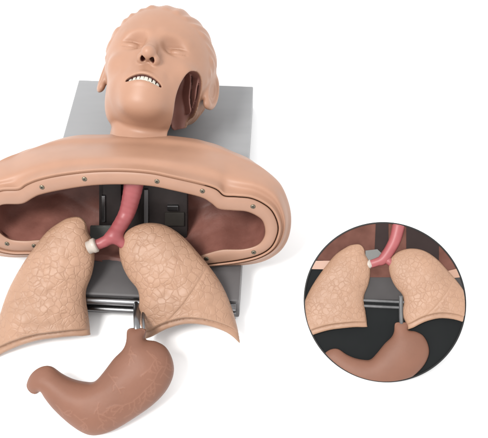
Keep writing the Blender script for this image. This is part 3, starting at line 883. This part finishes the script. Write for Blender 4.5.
# wedge behind the disc
a = DP.world(np.array([[0, 0.0, -0.006]]))[0]
bm = bmesh.new()
foot = np.array([a[0], a[1]+0.03, 0.001]); low = DP.world(np.array([[0, -DR*0.8, -0.006]]))[0]; low[2] = 0.001
vs = []
for s in (-0.03, 0.03):
    vs.append([bm.verts.new(tuple(p+RT*s)) for p in (a, foot, low)])
bm.faces.new(vs[0]); bm.faces.new(vs[1][::-1])
for k in range(3): bm.faces.new((vs[0][k], vs[0][(k+1) % 3], vs[1][(k+1) % 3], vs[1][k]))
from_bm('prop_wedge', bm, M_disc, disc)

KS = 0.72
def ip(p): return (367+(p[0]-90)*0.74, 327+(p[1]-335)*0.70)
circ = (0.0, 0.0, (DR-0.0015)*100)
def clip_circle(P, R_):
    """clip polygon to the round panel"""
    n = 120; out = [np.array(p) for p in P]
    for k in range(n):
        a = 2*math.pi*(k+0.5)/n; nv = np.array([math.cos(a), math.sin(a)])
        res = []
        for i in range(len(out)):
            p, q = out[i], out[(i+1) % len(out)]
            dp, dq = p.dot(nv)-R_, q.dot(nv)-R_
            if dp <= 0: res.append(p)
            if dp*dq < 0: res.append(p+(q-p)*dp/(dp-dq))
        out = res
        if not out: return []
    return out
def plate(name, pts, z0, z1, mat, mapped=True, bevel=0.0004):
    P = clip_circle([DP.loc(ip(p) if mapped else p) for p in pts], DR-0.0014)
    Q = [P[0]]
    for p in P[1:]:
        if np.linalg.norm(p-Q[-1]) > 2e-4: Q.append(p)
    if np.linalg.norm(Q[0]-Q[-1]) < 2e-4: Q.pop()
    bm = bmesh.new()
    w0 = DP.world(np.array([[p[0], p[1], z0] for p in Q])); w1 = DP.world(np.array([[p[0], p[1], z1] for p in Q]))
    v0 = [bm.verts.new(tuple(v)) for v in w0]; v1 = [bm.verts.new(tuple(v)) for v in w1]
    bm.faces.new(v1); bm.faces.new(v0[::-1])
    for k in range(len(Q)): bm.faces.new((v0[k], v0[(k+1) % len(Q)], v1[(k+1) % len(Q)], v1[k]))
    return from_bm(name, bm, mat, disc)
plate('cavity_relief', [(-5, 165), (-5, 238), (30, 240), (80, 258), (95, 264), (122, 264), (160, 264), (205, 254), (260, 245), (280, 200), (280, 165)], 0.0001, 0.0010, M_linpr)
plate('board_relief', [(92, 226), (112, 226), (128, 246), (160, 262), (240, 262), (238, 290), (137, 298), (60, 294), (86, 262), (120, 264)][:0] or [(70, 263), (240, 263), (240, 300), (60, 294)], 0.0001, 0.0008, M_boardpr)
plate('bracket_relief', [(103, 160), (119, 160), (119, 215), (106, 232), (100, 232)], 0.0010, 0.0015, M_brpr)
plate('floor_relief', [(90, 250), (125, 250), (125, 264), (90, 264)], 0.0010, 0.0013, M_linpr)
plate('plate_relief', [(88, 226), (104, 224), (112, 232), (98, 246), (88, 246)], 0.0010, 0.0017, M_plate)
plate('bracket_relief', [(143, 160), (187, 160), (187, 240), (143, 240)], 0.0010, 0.0015, M_brpr)
RAILS = (((80, 296.5), (240, 304.5)), ((80, 304.5), (240, 312.5)))
plate('flange_relief', [(-5, 240), (20, 240.5), (50, 240.5), (50, 253), (-5, 252)], 0.0010, 0.0020, M_flange)
plate('flange_relief', [(195, 256), (222, 249), (262, 242), (272, 250), (240, 262), (195, 266)], 0.0010, 0.0020, M_flange)
DPs = DP.shift(DP.n*0.0012)
make_lung('lung_relief', DPs, left_out, left_cut, M_lung_small, disc, front=0.34, back=0.05, h=0.07, px=ip, scale=KS, circle=circ)
make_lung('lung_relief', DPs, right_out, right_cut, M_lung_small, disc, front=0.34, back=0.05, h=0.07, px=ip, scale=KS, circle=circ, fissure=fiss)
def circ_cut(X, Y): return np.hypot(X-circ[0], Y-circ[1])-circ[2]
inflate('stomach_relief', DPs, [ip(p) for p in catmull(st_out, 4, True)], 0.45, 0.05, M_stom, disc, h=0.06, cut=circ_cut,
        attr=lambda V: {'vein': np.zeros(len(V))})
def strip(pts, w):
    P = catmull(pts, 5); t = np.gradient(P, axis=0); nn_ = np.stack([t[:, 1], -t[:, 0]], 1); nn_ /= np.linalg.norm(nn_, axis=1)[:, None]
    ww = np.interp(np.linspace(0, 1, len(P)), np.linspace(0, 1, len(w)), w)[:, None]
    return np.concatenate([P+nn_*ww, (P-nn_*ww)[::-1]])
inflate('windpipe_relief', DPs, [ip(p) for p in strip([(138, 160), (132, 194), (126, 215), (113, 237), (104, 242), (92, 246)], [9, 8.5, 8, 7.5, 6, 5.5])], 0.6, 0.05, M_pink, disc, h=0.06, cut=circ_cut)
inflate('windpipe_relief', DPs, [ip(p) for p in strip([(113, 236), (120, 241), (128, 249)], [7, 5.5, 5])], 0.6, 0.05, M_pink, disc, h=0.06, cut=circ_cut)
for a_, b_ in RAILS:
    inflate('rail_relief', DPs, [ip(p) for p in strip([a_, (0.5*a_[0]+0.5*b_[0], 0.5*a_[1]+0.5*b_[1]), b_], [2.2, 2.2, 2.2])], 0.8, 0.05, M_railpr, disc, h=0.04, cut=circ_cut)
inflate('tube_relief', DPs.shift(DP.n*0.001), [ip(p) for p in strip([(136, 290), (136, 312), (136.5, 333)], [3, 3, 3])], 0.8, 0.05, M_railpr, disc, h=0.04, cut=circ_cut)
inflate('connector_relief', DPs, [ip(p) for p in strip([(97, 243), (92, 246), (87, 248)], [5.5, 6, 5.5])], 0.8, 0.05, M_white, disc, h=0.05, cut=circ_cut)

# ------------------------------------------------------------------ light, world, camera
world = bpy.data.worlds.new('World'); scn.world = world; world.use_nodes = True
bg = world.node_tree.nodes['Background']; bg.inputs[0].default_value = (1.0, 1.0, 1.0, 1); bg.inputs[1].default_value = 1.68
def area(name, loc, target, size, power, col=(1, 1, 1)):
    l = bpy.data.lights.new(name, 'AREA'); l.shape = 'DISK'; l.size = size; l.energy = power; l.color = col
    o = bpy.data.objects.new(name, l); COL.objects.link(o); o.location = loc
    o.rotation_euler = (Vector(target)-Vector(loc)).to_track_quat('-Z', 'Y').to_euler()
area('key_softbox', (-1.1, -1.0, 2.3), (-0.1, 0.05, 0.05), 0.9, 82, (1.0, 0.985, 0.96))

cam = bpy.data.cameras.new('Camera'); cam.lens = 36.0*FPX/W; cam.sensor_width = 36.0; cam.sensor_fit = 'HORIZONTAL'
cam.clip_start = 0.01; cam.clip_end = 100
co = bpy.data.objects.new('Camera', cam); COL.objects.link(co)
co.location = CAM; co.rotation_euler = (math.pi/2-ELEV, 0, 0)
scn.camera = co
scn.view_settings.view_transform = 'Standard'; scn.view_settings.look = 'None'
scn.view_settings.exposure = 0.0; scn.view_settings.gamma = 1.0
scn.render.resolution_x = 1024; scn.render.resolution_y = 919
